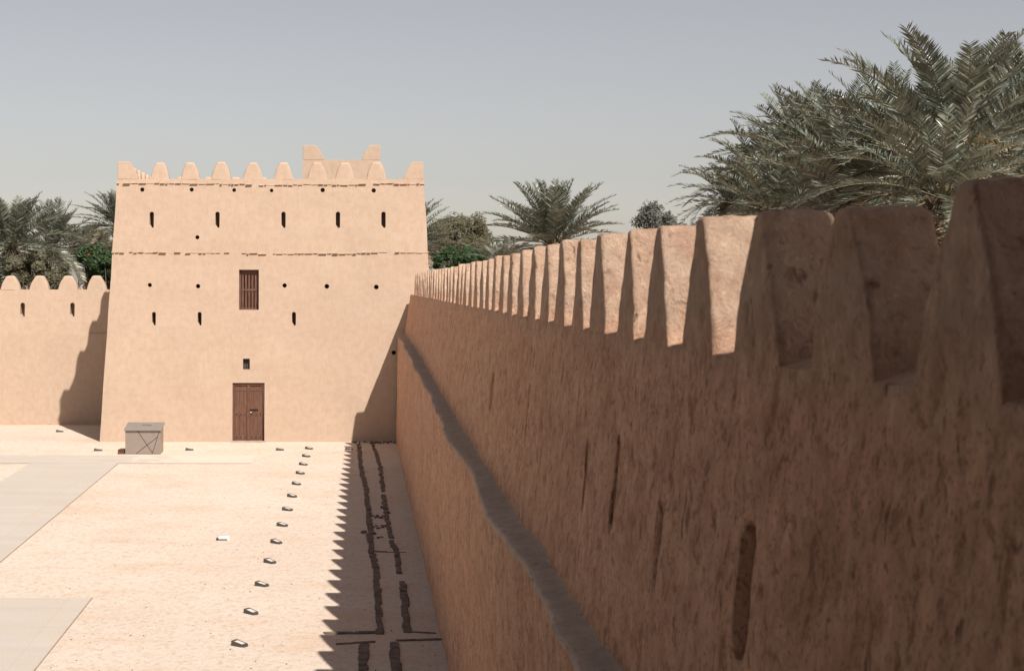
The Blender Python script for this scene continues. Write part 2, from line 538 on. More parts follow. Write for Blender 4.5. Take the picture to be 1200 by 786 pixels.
wall_root = empty('curtain_wall', (1.9, 3.0, gz(3)), 'long mud plaster wall with pointed merlons running from the right foreground to the tower', 'wall')
Y0, Y1 = 3.02, 55.93
def near_wall():
    ys = [Y0]
    while ys[-1] < Y1:
        y = ys[-1]
        st = .03 if y > 6.9 and y < 16.6 else max(.035, .0045*y)
        ys.append(min(Y1, y + min(st, .25)))
    NL, NU = 46, 64
    vs = []; fs = []; nr = 0
    for y in ys:
        ring = []
        rb = gz(y) - CAMZ - .25
        rl = ledge_z(y)
        for i in range(NL+1):
            r = rb + (rl - rb)*i/NL
            ring.append(Vector((face_x(y, min(r, rl-1e-4)), y, CAMZ + r)))
        for i in range(NU+1):
            r = rl + .001 + (TOPZ - rl - .001)*i/NU
            ring.append(Vector((face_x(y, r), y, CAMZ + r)))
        xt = 1.92 + curve(y)
        k0 = len(ring)
        for dx, dz in ((.012, .010), (.05, .018), (.15, .052), (.25, .078), (.345, .078), (.365, .03), (.37, -.10), (.37, -.7), (.38, -1.60),
                       (1.5, -1.62), (1.52, -1.9)):
            ring.append(Vector((xt + dx, y, CAMZ + TOPZ + dz)))
        ring.append(Vector((xt + 1.9, y, gz(y) - .3)))
        out = []
        for i, v in enumerate(ring):
            n_ = disp(v)
            if i <= NL + NU + 1:
                edge = 1.0
                out.append(Vector((v.x - n_, v.y, v.z + (n_*.6 if i > NL+NU-1 else 0))))
            elif i < k0 + 8:
                out.append(Vector((v.x + n_*.3, v.y, v.z + n_*.9)))
            else: out.append(v)
        nr = len(out); vs += out
    for j in range(len(ys)-1):
        for i in range(nr-1):
            fs.append((j*nr+i, (j+1)*nr+i, (j+1)*nr+i+1, j*nr+i+1))
    fs.append(tuple(range(nr-1, -1, -1))); b = (len(ys)-1)*nr; fs.append(tuple(b+i for i in range(nr)))
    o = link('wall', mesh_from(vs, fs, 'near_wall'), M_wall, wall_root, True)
    # horizontal ledge strip
    vs = []; fs = []
    ys2 = [Y0]
    while ys2[-1] < Y1: ys2.append(min(Y1, ys2[-1] + max(.03, .0025*ys2[-1])))
    for y in ys2:
        rl = ledge_z(y) + CAMZ
        xo = ledge_out(y) ; xi = 1.71 + curve(y)*.8 + .02*noise.noise(Vector((y*.5, 3, 0)))
        jit = .014*noise.noise(Vector((y*3.1, 0, 9))) + .012*noise.noise(Vector((y*8, 0, 9))) + .008*noise.noise(Vector((y*21, 0, 9)))
        u = .008*noise.noise(Vector((y*2.5, 4, 0)))
        pts = [(xo-.004+jit, -.05), (xo-.010+jit, -.004), (xo+.02+jit, .014+u), (xo + (xi-xo)*.5, .022+u*2), (xi-.01, .03-u), (xi+.02, .045+jit), (xi+.05, .06+jit)]
        vs += [(x, y, rl+dz) for x, dz in pts]
    n = 7
    for j in range(len(ys2)-1):
        for i in range(n-1):
            fs.append((j*n+i, (j+1)*n+i, (j+1)*n+i+1, j*n+i+1))
    lo = link('ledge', mesh_from(vs, fs, 'ledge'), M_ledge, wall_root, True)
near_wall()

def merlon_mesh(c, along, up_h, hb, ht, thick_b, thick_t, lean=0.0, res=(16, 40), amp=1.0, flare=.10, seed=0, rnd=.035):
    """crenellation: c = centre of its outer bottom edge; along = unit vector along wall, thickness goes to `inn`"""
    al = Vector(along); inn = Vector((-al.y, al.x, 0))
    nz, n = res
    rs = random.Random(seed)
    vs = []; fs = []
    tilt = rs.uniform(-.02, .02)*min(1, amp*1.0)
    def section(t, shrink):
        # half width profile: nearly vertical foot then taper, rounded shoulder
        w = ht + (hb - ht)*(1 - t)**1.0
        w += .035*math.sin(math.pi*min(1, t*1.15))*(hb/.345)
        th = thick_b + (thick_t - thick_b)*t
        return w - shrink, th - 2*shrink, shrink
    levels = [(i/nz, 0) for i in range(nz)]
    top = [(1 - rnd/up_h*1.2, 0), (1 - rnd/up_h*.55, .3*rnd), (1 - rnd/up_h*.15, .65*rnd), (1, 1.0*rnd)]
    levels = [l for l in levels if l[0] < top[0][0] - .02] + top
    for (t, sh) in levels:
        w, th, s_ = section(t, sh)
        rr = min(rnd*1.0, .4*th) * (0.25 + .75*min(1, t*6))
        z = c.z + up_h*t
        per = n//4
        cs = [(-w, s_), (w, s_), (w, s_+th), (-w, s_+th)]
        # rounded rectangle: per side points
        pts = []
        for k in range(4):
            a = Vector(cs[k]); b = Vector(cs[(k+1) % 4]); d = (b-a); L = d.length; d.normalize()
            pr = Vector(cs[(k-1) % 4]); dp = (a - pr).normalized()
            # arc at a
            for q in range(3):
                ang = (q/3.0)*math.pi/2
                cc = a - dp*rr + d*rr
                pts.append(cc + dp*rr*math.cos(ang) + (-d)*rr*math.cos(math.pi/2 - ang)*1.0*(-1) if False else cc - d*rr*math.cos(ang) + dp*rr*math.sin(ang))
            m = per - 3
            for q in range(m):
                pts.append(a + d*(rr + (L - 2*rr)*q/m))
        for p in pts:
            v = c + al*(p.x + tilt*t) + inn*(p.y + lean*t)
            v.z = z
            vs.append(v)
    N_ = len(vs)//len(levels)
    for j in range(len(levels)-1):
        for i in range(N_):
            k = (i+1) % N_
            fs.append((j*N_+i, j*N_+k, (j+1)*N_+k, (j+1)*N_+i))
    # cap: shrink rings
    last = (len(levels)-1)*N_
    cen = sum((vs[last+i] for i in range(N_)), Vector())/N_
    for s_ in (.7, .35):
        b0 = len(vs)
        for i in range(N_):
            v = cen + (vs[last+i]-cen)*s_; v.z = cen.z + .006*(1-s_)
            vs.append(v)
        for i in range(N_):
            k = (i+1) % N_
            fs.append((b0-N_+i, b0-N_+k, b0+k, b0+i))
    b0 = len(vs); vs.append(cen + Vector((0, 0, .008)))
    for i in range(N_):
        fs.append((b0-N_+i, b0-N_+(i+1) % N_, b0))
    if amp > 0:
        out = []
        for v in vs:
            t = (v.z - c.z)/up_h
            nn = disp(v, amp)
            d = (v - (cen + al*0)).copy(); d.z = 0
            side = -inn if (v - c).dot(inn) < .04 else d.normalized() if d.length > 1e-5 else Vector((0,0,0))
            # push outward by the same field as the wall face so the joint is continuous
            v2 = v + side*nn*(1.0 if side == -inn else 1.3*min(1, t*4+.2))
            v2.z += disp(v*1.0 + Vector((5, 5, 5)), amp)*1.2*sm(.5, 1, t)
            out.append(v2)
        vs = out
    me = mesh_from(vs, fs, 'merlon')
    return me

def near_merlons():
    ks = range(-2, 41)
    for k in ks:
        front = {-2: 2.95+.6, -1: 4.0, 0: 5.03, 1: 6.13, 2: 7.25}.get(k)
        if k == -2: continue
        if front is None: front = 8.37 + 1.167*(k-3)
        rs = random.Random(k+50)
        yc = front + .13 + (rs.uniform(-.025, .025) if k > 4 else 0)
        if yc > 55.4: break
        hb = .370*rs.uniform(.95, 1.04); ht = .068*rs.uniform(.85, 1.35)
        h = (.76 + rs.uniform(-.022, .022) + {0: .0, 1: -.03, 2: -.035}.get(k, 0)
             + .045*math.exp(-((yc-16)/7)**2))
        xt = 1.92 + curve(yc)
        # outer bottom edge centre; along = -y so that inn = +x
        c = Vector((xt, yc, CAMZ + TOPZ - .004))
        res = (22, 56) if yc < 12 else (14, 40) if yc < 25 else (8, 24)
        me = merlon_mesh(c, (0, -1, 0), h, hb, ht, (.37), .35, lean=.02, res=res, seed=k+3,
                         amp=1.0, rnd=.024)
        # follow the bend of the wall at the foot
        for v in me.vertices:
            v.co.x += (curve(v.co.y) - curve(yc))*.9
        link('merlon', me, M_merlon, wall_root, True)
near_merlons()

# ------------------------------------------------------------------ generic battered building with openings
def frustum(x0b, x1b, y0b, y1b, x0t, x1t, y0t, y1t, z0, z1, step=.45, amp=.02, seed=0):
    """closed box with subdivided, slightly uneven sides"""
    bm = bmesh.new()
    nz = max(2, int((z1-z0)/step)); nx = max(2, int((x1b-x0b)/step)); ny = max(2, int((y1b-y0b)/step))
    rings = []
    for k in range(nz+1):
        t = k/nz; z = z0+(z1-z0)*t
        X0 = x0b+(x0t-x0b)*t; X1 = x1b+(x1t-x1b)*t; Ya = y0b+(y0t-y0b)*t; Yb = y1b+(y1t-y1b)*t
        ring = []
        for i in range(nx): ring.append((X0+(X1-X0)*i/nx, Ya))
        for i in range(ny): ring.append((X1, Ya+(Yb-Ya)*i/ny))
        for i in range(nx): ring.append((X1-(X1-X0)*i/nx, Yb))
        for i in range(ny): ring.append((X0, Yb-(Yb-Ya)*i/ny))
        row = []
        for (x, y) in ring:
            v = Vector((x, y, z))
            q = v*.9 + Vector((seed, 0, 0))
            v.x += amp*noise.noise(q); v.y += amp*noise.noise(q+Vector((31, 7, 3)))
            if k == nz: v.z += amp*noise.noise(q*1.3+Vector((3, 3, 3)))
            row.append(bm.verts.new(v))
        rings.append(row)
    n = len(rings[0])
    for k in range(nz):
        for i in range(n):
            j = (i+1) % n
            bm.faces.new((rings[k][i], rings[k][j], rings[k+1][j], rings[k+1][i]))
    bm.faces.new(rings[0][::-1]); bm.faces.new(rings[-1])
    bmesh.ops.recalc_face_normals(bm, faces=bm.faces)
    me = bpy.data.meshes.new('m'); bm.to_mesh(me); bm.free()
    return me

def boolean_cut(me, cutters):
    a = bpy.data.objects.new('tmp_a', me); COL.objects.link(a)
    for i, cm in enumerate(cutters):
        b = bpy.data.objects.new('tmp_b', cm); COL.objects.link(b)
        md = a.modifiers.new('b', 'BOOLEAN'); md.operation = 'DIFFERENCE'; md.object = b; md.solver = 'EXACT'
        dg = bpy.context.evaluated_depsgraph_get(); dg.update()
        new = bpy.data.meshes.new_from_object(a.evaluated_get(dg))
        a.modifiers.clear(); a.data = new
        bpy.data.objects.remove(b)
    res = a.data
    bpy.data.objects.remove(a)
    return res

def mb_mesh(mb):
    me = mesh_from(mb.v, mb.f, 'cut')
    bm = bmesh.new(); bm.from_mesh(me); bmesh.ops.recalc_face_normals(bm, faces=bm.faces); bm.to_mesh(me); bm.free()
    return me

def slit_poly(cx, cz, w, h, seed=0):
    rs = random.Random(seed)
    pts = []
    r = w/2
    for i in range(7):
        a = math.pi*i/6
        pts.append((cx + r*math.cos(a), cz + h/2 - r + r*math.sin(a)))
    # slanting worn foot
    pts.append((cx - r, cz - h/2 + .13)); pts.append((cx + .15*r, cz - h/2)); pts.append((cx + .95*r, cz - h/2 + .03))
    return pts

# ------------------------------------------------------------------ fort tower
TX0, TX1 = -9.76, 2.98
TY0, TY1 = 56.0, 64.6
TZ = 9.86                       # parapet valley level
def t_front(z): return TY0 + .043*z
def t_left(z): return TX0 + .0625*z
def t_right(z): return TX1 - .055*z
def t_back(z): return TY1 - .02*z
tower = empty('fort_tower', (-3.4, 60, 0), 'large square sand coloured fort tower with wooden door, slit windows and crenellated roof', 'tower')

front_at = lambda px, py: PX(px, py, 56.25)
def tower_body():
    me = frustum(TX0, TX1, TY0, TY1, t_left(TZ), t_right(TZ), t_front(TZ), t_back(TZ), -.3, TZ, .45, .028, 1)
    cut = MB()
    # roof well
    z = 9.05
    cut.box(t_left(z)+.42, t_right(z)-.42, t_front(z)+.42, t_back(z)-.42, z, TZ+1)
    c2 = MB()
    for i, px in enumerate((177.3, 254.5, 332, 396, 449.5)):
        p = front_at(px, 257.5); c2.prism(slit_poly(p.x, p.z, .165, .62, i), 'y', 55.6, 57.0)
    for i, px in enumerate((180.5, 234, 344.5)):
        p = front_at(px, 373.5); c2.prism(slit_poly(p.x, p.z, .15, .52, i+9), 'y', 55.6, 56.9)
    for px, py, r in ((166, 222, .085), (224, 222, .08), (274, 222.5, .075), (318, 223, .07), (378, 222.5, .085), (438, 223, .085),
                   (231, 278, .08), (175.5, 334, .08), (232, 335.3, .085), (333.5, 334.5, .085), (383, 335.5, .09), (441, 336.3, .09), (461.5, 413, .085)):
        p = front_at(px, py); c2.cyl((p.x, 55.6, p.z), (0, 1, 0), r, 1.3 if py > 230 else 1.17, 12)
    a = front_at(280, 363); b = front_at(303.3, 316)
    c2.box(a.x, b.x, 55.6, 56.95, a.z, b.z)
    a2 = front_at(285, 432.5); b2 = front_at(293, 420)
    c2.box(a2.x, b2.x, 55.6, 56.45, a2.z, b2.z)
    c2.box(DOOR[0], DOOR[1], 55.5, 56.32, -.05, DOOR[2])
    me = boolean_cut(me, [mb_mesh(cut), mb_mesh(c2)])
    o = link('wall', me, M_tower, tower)
    return o
a = PX(272.3, 517, 56.05); b = PX(310, 448.5, 56.1)
DOOR = (a.x, b.x, b.z)
tower_body()

# plaster collars round the spout holes & weep marks are left to the material; cornices:
def cornice(z, zj, seed, parent, proud=.06, gapp=.12):
    rs = random.Random(seed)
    mb = MB()
    x = t_left(z)-.05
    xe = t_right(z)+.05
    yf = t_front(z)
    # thin continuous plaster drip behind the stones
    while x < xe:
        L = rs.uniform(.10, .34)
        L = min(L, xe-x)
        if rs.random() > gapp:
            zz = z + zj(x) + rs.uniform(-.016, .016)
            pr = proud*rs.uniform(.5, 1.9)
            th = rs.uniform(.016, .032)
            mb.box(x+.018, x+L-.018, yf-pr, yf+.05, zz, zz+th, j=.004)
        x += L
    y = t_front(z)+.1
    while y < t_back(z):
        L = rs.uniform(.15, .4)
        if rs.random() > gapp:
            zz = z + rs.uniform(-.012, .012)
            mb.box(t_left(z)-proud*rs.uniform(.7, 1.2), t_left(z)+.05, y+.01, y+L-.01, zz, zz+.032, j=.004)
            mb.box(t_right(z)-.05, t_right(z)+proud*rs.uniform(.7, 1.2), y+.01, y+L-.01, zz, zz+.032, j=.004)
        y += L
    o = mb.build('cornice', M_corn, parent)
    return o
sag = lambda x: -.05*math.exp(-((x+2.5)/3.5)**2)*1.2 + .03*noise.noise(Vector((x*.7, 0, 0)))
cornice(9.705, sag, 3, tower, .05, .06).__setitem__('label', 'upper row of thin projecting drip stones below the parapet')
cornice(7.10, lambda x: sag(x)*.9, 8, tower, .045, .16).__setitem__('label', 'lower row of thin projecting drip stones at mid height')

def tower_merlons():
    zb = TZ - .004
    yf = t_front(TZ)
    def top_px(px): return (px - 421)*(yf+.1)/F
    for i, px in enumerate((187.5, 223.3, 259, 296.5, 332, 372, 404, 441)):
        rs = random.Random(i+200)
        c = Vector((top_px(px), yf, zb))
        me = merlon_mesh(c, (1, 0, 0), .66*rs.uniform(.97, 1.03), .36*rs.uniform(.96, 1.06), .155, .34, .28, lean=.02, res=(8, 24), amp=.7, seed=i+20, rnd=.05)
        link('merlon', me, M_tower, tower, True)
    # left and right sides, rear
    for s in (0, 1):
        y = yf + 1.75
        i = 0
        while y < t_back(TZ) - 1.0:
            if s == 0: c = Vector((t_left(TZ), y, zb)); al = (0, -1, 0)
            else: c = Vector((t_right(TZ), y, zb)); al = (0, 1, 0)
            me = merlon_mesh(c, al, .65, .33, .14, .34, .28, lean=.02, res=(6, 24), amp=.7, seed=300+i+s*40, rnd=.05)
            link('merlon', me, M_tower, tower, True)
            y += 1.17; i += 1
    x = t_left(TZ) + 1.5
    while x < t_right(TZ) - 1.0:
        me = merlon_mesh(Vector((x, t_back(TZ), zb)), (-1, 0, 0), .65, .35, .15, .34, .28, lean=.02, res=(6, 24), amp=.7, seed=int(x*10)+500, rnd=.05)
        link('merlon', me, M_tower, tower, True)
        x += 1.17
    # corner merlons: upright outside, sloping inside
    def corner(cx, cy, sx, sy, w, h, z, parent, ws=.68):
        mb = MB()
        wt = w*.62
        q = .003
        prof = [(0, 0), (w, 0), (w*.96, h*.2), (w*.86, h*.45), (wt, h*.97), (wt-.05, h), (.03, h), (0, h*.97)]
        mb.prism([(cx + sx*p[0], z + p[1]) for p in prof], 'y', cy, cy + sy*.33)
        prof2 = [(.30, 0), (ws, 0), (ws*.96, h*.2), (ws*.8, h*.5), (ws*.6, h*.96), (ws*.55, h-q), (.30, h-q)]
        mb.prism([(cy + sy*p[0], z + p[1]) for p in prof2], 'x', cx + sx*q, cx + sx*.33)
        o = mb.build('merlon', M_tower, parent, False)
        bv = o.modifiers.new('bev', 'BEVEL'); bv.width = .03; bv.segments = 2
        return o
    corner(t_left(TZ)+.01, yf+.01, 1, 1, .78, .67, zb, tower)
    corner(t_right(TZ)-.01, yf+.01, -1, 1, .76, .66, zb, tower)
    corner(t_left(TZ)+.01, t_back(TZ)-.01, 1, -1, .78, .67, zb, tower)
    corner(t_right(TZ)-.01, t_back(TZ)-.01, -1, -1, .76, .66, zb, tower)
    # stair turret on the roof
    ty = 58.8; s = ty/F
    x0, x1 = (354.5-421)*s, (446-421)*s
    zp = CAMZ + (333-187.5)*s; zt = CAMZ + (333-170)*s
    me = frustum(x0-.02, x1+.03, ty, ty+3.0, x0, x1, ty+.03, ty+2.97, 9.0, zp, .4, .02, 9)
    cut = MB(); cut.box(x0+.3, x1-.3, ty+.33, ty+2.67, zp-.7, zp+1)
    me = boolean_cut(me, [mb_mesh(cut)])
    tr = link('turret', me, M_tower, tower)
    for sx, cx in ((1, x0+.01), (-1, x1-.01)):
        for sy, cy in ((1, ty+.04), (-1, ty+2.96)):
            o = corner(cx, cy, sx, sy, .86 if sx > 0 else .74, zt-zp, zp-.003, tr, .75)
tower_merlons()

def tower_door():
    x0, x1, zt = DOOR
    yl = 56.0 + .20                              # leaf plane inside the reveal
    fr = MB()
    fr.box(x0+.003, x0+.075, yl-.03, yl+.10, -.02, zt-.004)
    fr.box(x1-.075, x1-.003, yl-.03, yl+.10, -.02, zt-.004)
    fr.box(x0+.075, x1-.075, yl-.025, yl+.10, zt-.10, zt-.004)
    d = fr.build('door', M_wood, tower)
    d['label'] = 'weathered brown double door at the foot of the tower'
    xm = (x0+x1)/2 - .01
    for s, (a, b) in enumerate(((x0+.078, xm-.004), (xm+.004, x1-.078))):
        lf = MB()
        n = 3
        w = (b-a)/n
        for i in range(n):
            lf.box(a+w*i+.003, a+w*(i+1)-.003, yl+.012+.004*(i % 2), yl+.05, .0, zt-.104)
        for zz in (.10, zt*.44, zt*.86):
            lf.box(a+.004, b-.004, yl+.003, yl+.03, zz, zz+.10)
        leaf = lf.build('door_leaf', M_wood, d)
    cp = MB(); cp.box(xm-.045, xm+.045, yl-.035, yl+.02, 0, zt-.105)
    cp.build('cover_strip', M_wood, d)
    for a, b in ((x0+.078, xm-.05), (xm+.05, x1-.078)):
        for zz in (.15, zt*.44+.05):
            for i in range(3):
                st = MB(); st.cyl((a+(b-a)*(i+.5)/3, yl+.006, zz), (0, -1, 0), .024, .022, 8, .012)
                st.build('stud', M_iron, d, True)
    h = MB(); h.box(xm+.06, xm+.36, yl-.02, yl+.008, zt*.44+.20, zt*.44+.235)
    h.cyl((xm+.12, yl+.006, zt*.44+.11), (0, -1, 0), .03, .04, 10)
    h.build('bolt_handle', M_iron, d)
    hk = MB(); hk.cyl((xm+.10, yl-.022, zt*.44+.12), (0, -1, 0), .022, .02, 8)
    hk.build('padlock', M_white, d)
    th = MB(); th.box(x0-.05, x1+.05, 55.80, 56.3, -.06, .022, j=.003)
    th.build('threshold', M_ledge, d)
tower_door()

def tower_windows():
    a = front_at(280, 363); b = front_at(303.3, 316)
    x0, x1, z0, z1 = a.x, b.x, a.z, b.z
    yl = 56.27 + .17
    fr = MB()
    fr.box(x0+.003, x0+.07, yl, yl+.1, z0+.003, z1-.003)
    fr.box(x1-.07, x1-.003, yl, yl+.1, z0+.003, z1-.003)
    fr.box(x0+.07, x1-.07, yl+.002, yl+.1, z1-.18, z1-.003)
    fr.box(x0+.07, x1-.07, yl-.02, yl+.1, z0+.003, z0+.075)
    fr.box(x0+.07, x1-.07, yl-.012, yl+.07, z0+(z1-z0)*.47, z0+(z1-z0)*.47+.075)
    w = fr.build('window', M_wood, tower)
    w['label'] = 'tall wooden barred window above the door'
    n = 5; W_ = (x1-x0-.14)
    for i in range(n):
        bb = MB()
        cx = x0+.07+W_*(i+.5)/n
        bb.box(cx-.036, cx+.036, yl+.012, yl+.055, z0+.075, z0+(z1-z0)*.47)
        bb.box(cx-.036, cx+.036, yl+.012, yl+.055, z0+(z1-z0)*.47+.075, z1-.18)
        bb.build('bar', M_wood, w)
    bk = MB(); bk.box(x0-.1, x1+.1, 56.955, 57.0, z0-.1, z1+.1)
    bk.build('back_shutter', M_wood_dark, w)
    a = front_at(285, 432.5); b = front_at(293, 420)
    f = MB(); x0, x1, z0, z1 = a.x+.003, b.x-.003, a.z+.003, b.z-.003
    y = 56.15+.1
    f.box(x0, x0+.03, y, y+.06, z0, z1); f.box(x1-.03, x1, y, y+.06, z0, z1)
    f.box(x0+.03, x1-.03, y, y+.06, z1-.03, z1); f.box(x0+.03, x1-.03, y, y+.06, z0, z0+.03)
    f.box((x0+x1)/2-.012, (x0+x1)/2+.012, y+.01, y+.05, z0+.03, z1-.03)
    w2 = f.build('window', M_wood_dark, tower); w2['label'] = 'tiny dark square window between door and barred window'
    pn = MB(); pn.box(x0+.03, x1-.03, y+.052, y+.058, z0+.03, z1-.03)
    pn.build('pane', M_fix_dark, w2)
tower_windows()

def spouts():
    for px, py in ((166, 222), (274, 222.5), (318, 223), (378, 222.5), (383, 335.5), (333.5, 334.5)):
        p = front_at(px, py)
        mb = MB()
        n = 12; r0, r1 = .062, .05
        y0, y1 = t_front(p.z)+.02, t_front(p.z)+.5
        vs = []
        for (r, y) in ((r0, y0), (r0, y1), (r1, y0), (r1, y1)):
            vs += [(p.x+.004+r*math.cos(2*math.pi*i/n), y, p.z-.004+r*math.sin(2*math.pi*i/n)) for i in range(n)]
        fs = []
        for i in range(n):
            k = (i+1) % n
            fs += [(i, k, n+k, n+i), (2*n+k, 2*n+i, 3*n+i, 3*n+k), (k, i, 2*n+i, 2*n+k)]
        mb.add(vs, fs)
        mb.build('spout_pipe', M_trunk, tower)

# ------------------------------------------------------------------ left curtain wall (beyond the courtyard)
def left_wall():
    root = empty('curtain_wall', (-20, 64.5, gz(64.5)), 'lower sand coloured wall with trapezoid merlons left of the tower', 'wall')
    D = 64.5; s = D/F
    x1 = -9.0; x0 = -44.0
    zt = CAMZ - (339.5-333)*s
    zl = CAMZ - (391-333)*s
    zb = gz(D)
    me = frustum(x0, x1, D+.08, D+1.1, x0, x1, D+.22, D+.95, zl-.02, zt, .6, .02, 4)
    c2 = MB()
    for px in (25.5, 84.0):
        p = PX(px, 363, D); c2.prism(slit_poly(p.x, p.z, .20, .62, 1), 'y', D-.3, D+.62)
    x = -24.5 + .4
    for k in range(1, 7):
        xx = PX(25.5, 363, D).x - 58.5*s*k
        c2.prism(slit_poly(xx, PX(0, 363, D).z, .20, .62, 1), 'y', D-.3, D+.62)
    me = boolean_cut(me, [mb_mesh(c2)])
    link('upper_wall', me, M_tower, root)
    me = frustum(x0, x1+.02, D-.10, D+1.3, x0, x1+.02, D+.035, D+1.15, zb-.3, zl, .6, .02, 6)
    link('lower_wall', me, M_tower, root)
    mb = MB(); xx = x0
    while xx < x1:
        L = random.Random(int(xx*10)).uniform(1.2, 2.6)
        mb.box(xx, min(x1, xx+L)-.004, D-.16, D+.0, zb-.2, zb+.09, j=.006); xx += L
    mb.build('plinth', M_plinth, root)
    for k in range(-22, 4):
        px = 10.5 + 33.8*k
        c = Vector(((px-421)*s, D+.22, zt-.004))
        if c.x < x0+1: continue
        me = merlon_mesh(c, (1, 0, 0), .61, .42, .18, .4, .32, lean=.03, res=(6, 24), amp=.7, seed=700+k, rnd=.05)
        link('merlon', me, M_tower, root, True)
left_wall()

# tower of the camera corner: its shade falls on the nearest merlons
def corner_tower():
    root = empty('fort_tower', (3.3, -2, 0), 'plaster corner tower beside the viewpoint shading the nearest merlons', 'tower')
    me = frustum(2.42, 4.42, -7, 2.98, 2.55, 4.36, -6.9, 2.95, -.5, 17.5, .7, .02, 12)
    link('wall', me, M_wall, root)
    for i in range(2):
        me = merlon_mesh(Vector((2.9+1.0*i, 2.93, 17.49)), (-1, 0, 0), .7, .34, .14, .34, .28, res=(6, 24), amp=.7, seed=900+i, rnd=.05)
        link('merlon', me, M_merlon, root, True)
corner_tower()

def blocker():  # made-up masses out of view, added to darken the near wall
    root = empty('light_blocker', (-4, -10, 0), 'high plaster keep out of view behind the viewpoint, added to darken the near wall', 'blocker')
    me = frustum(-16, 2.3, -12, -1.6, -15.8, 2.3, -11.8, -1.7, -.5, 14.0, .9, .02, 15)
    link('wall', me, M_wall, root)
    me = frustum(-9, -1.45, -1.75, 3.2, -9, -1.5, -1.75, 3.1, -.6, 10.5, .9, .02, 17)
    link('side_blocker', me, M_wall, root)  # added block, cuts the light reaching the near wall from the left
    for i in range(14):
        me = merlon_mesh(Vector((1.6-1.2*i, -1.7, 13.99)), (-1, 0, 0), .7, .34, .14, .34, .28, res=(6, 24), amp=.7, seed=950+i, rnd=.05)
        link('merlon', me, M_merlon, root, True)
blocker()

# ------------------------------------------------------------------ things in the courtyard
def plinth():
    D = 52.35; s = D/F
    X0 = (145.8-421)*s; X1 = (189-421)*s
    zb = gz(D)
    def Z(py): return CAMZ-(py-333)*s
    root = empty('display_plinth', ((X0+X1)/2, D, zb), 'grey metal information plinth with a slanted top standing on the path by the tower', 'plinth')
    mb = MB()
    zf, zk = .86, 1.0
    d = .80
    prof = [(D, zb+.02), (D, zb+zf-.02), (D+d, zb+zk-.02), (D+d, zb+.02)]
    mb.prism(prof, 'x', X0+.03, X1-.03)
    mb.build('body', M_steel, root)
    tp = MB()
    n = Vector((0, -(zk-zf), d)).normalized()
    a = Vector((0, D-.07, zb+zf-.03)); b = Vector((0, D+d+.04, zb+zk+.01-.01))
    tp.prism([(D-.07, zb+zf-.035), (D-.07, zb+zf+.015), (D+d+.05, zb+zk+.045), (D+d+.05, zb+zk-.005)], 'x', X0-.01, X1+.015)
    o = tp.build('top_plate', M_steel_top, root)
    bv = o.modifiers.new('b', 'BEVEL'); bv.width = .008; bv.segments = 2
    # worn lettering smudge on the top plate
    tx = MB()
    rs = random.Random(4)
    def tpz(y): return zb+zf+.015 + (y-(D-.07))*((zk+.045-zf-.015)/(d+.12))
    x = X0+.52
    for k in range(11):
        w = rs.uniform(.012, .028); y = D+.42+rs.uniform(-.05, .05); L = rs.uniform(.05, .13)
        vs = [(x, y, tpz(y)+.003), (x+w, y, tpz(y)+.003), (x+w+.006, y+L, tpz(y+L)+.003), (x+.006, y+L, tpz(y+L)+.003)]
        tx.add(vs, [(0, 1, 2, 3)]); x += w+.014
    tx.build('engraved_text', M_line, root, False, False)
    ln = MB()
    def P2(px, py):
        # from the close-up (13.1x): front face 208..775 x 365..660
        u = (px-208)/(775-208); v = (660-py)/(660-365)
        return Vector((X0+.03+(X1-X0-.06)*u, D-.004, zb+.02+(zf-.04)*v))
    for (p, q) in (((400, 368), (650, 655)), ((385, 658), (735, 445)), ((755, 385), (645, 655))):
        a = P2(*p); b = P2(*q); dd = (b-a).normalized(); nn = Vector((-dd.z, 0, dd.x))*.010
        ln.add([a-nn, b-nn, b+nn, a+nn], [(0, 1, 2, 3)])
    ln.build('panel_joints', M_line, root, False, False)
    ft = MB(); ft.box(X0+.06, X1-.06, D+.03, D+d-.03, zb-.05, zb+.035)
    ft.build('foot', M_iron, root)
    # small rusty cover beside it
    cv = MB()
    cx0 = (138.2-421)*s; cx1 = (145.3-421)*s
    cv.box(cx0, cx1, D+.02, D+.3, zb-.03, zb+.13, j=.006)
    cv.box(cx0-.01, cx1-.02, D+.0, D+.32, zb+.13, zb+.15)
    o = cv.build('cable_box', M_rust)
    tag(o, 'small rusty brown box on the ground left of the grey plinth', 'box')
plinth()

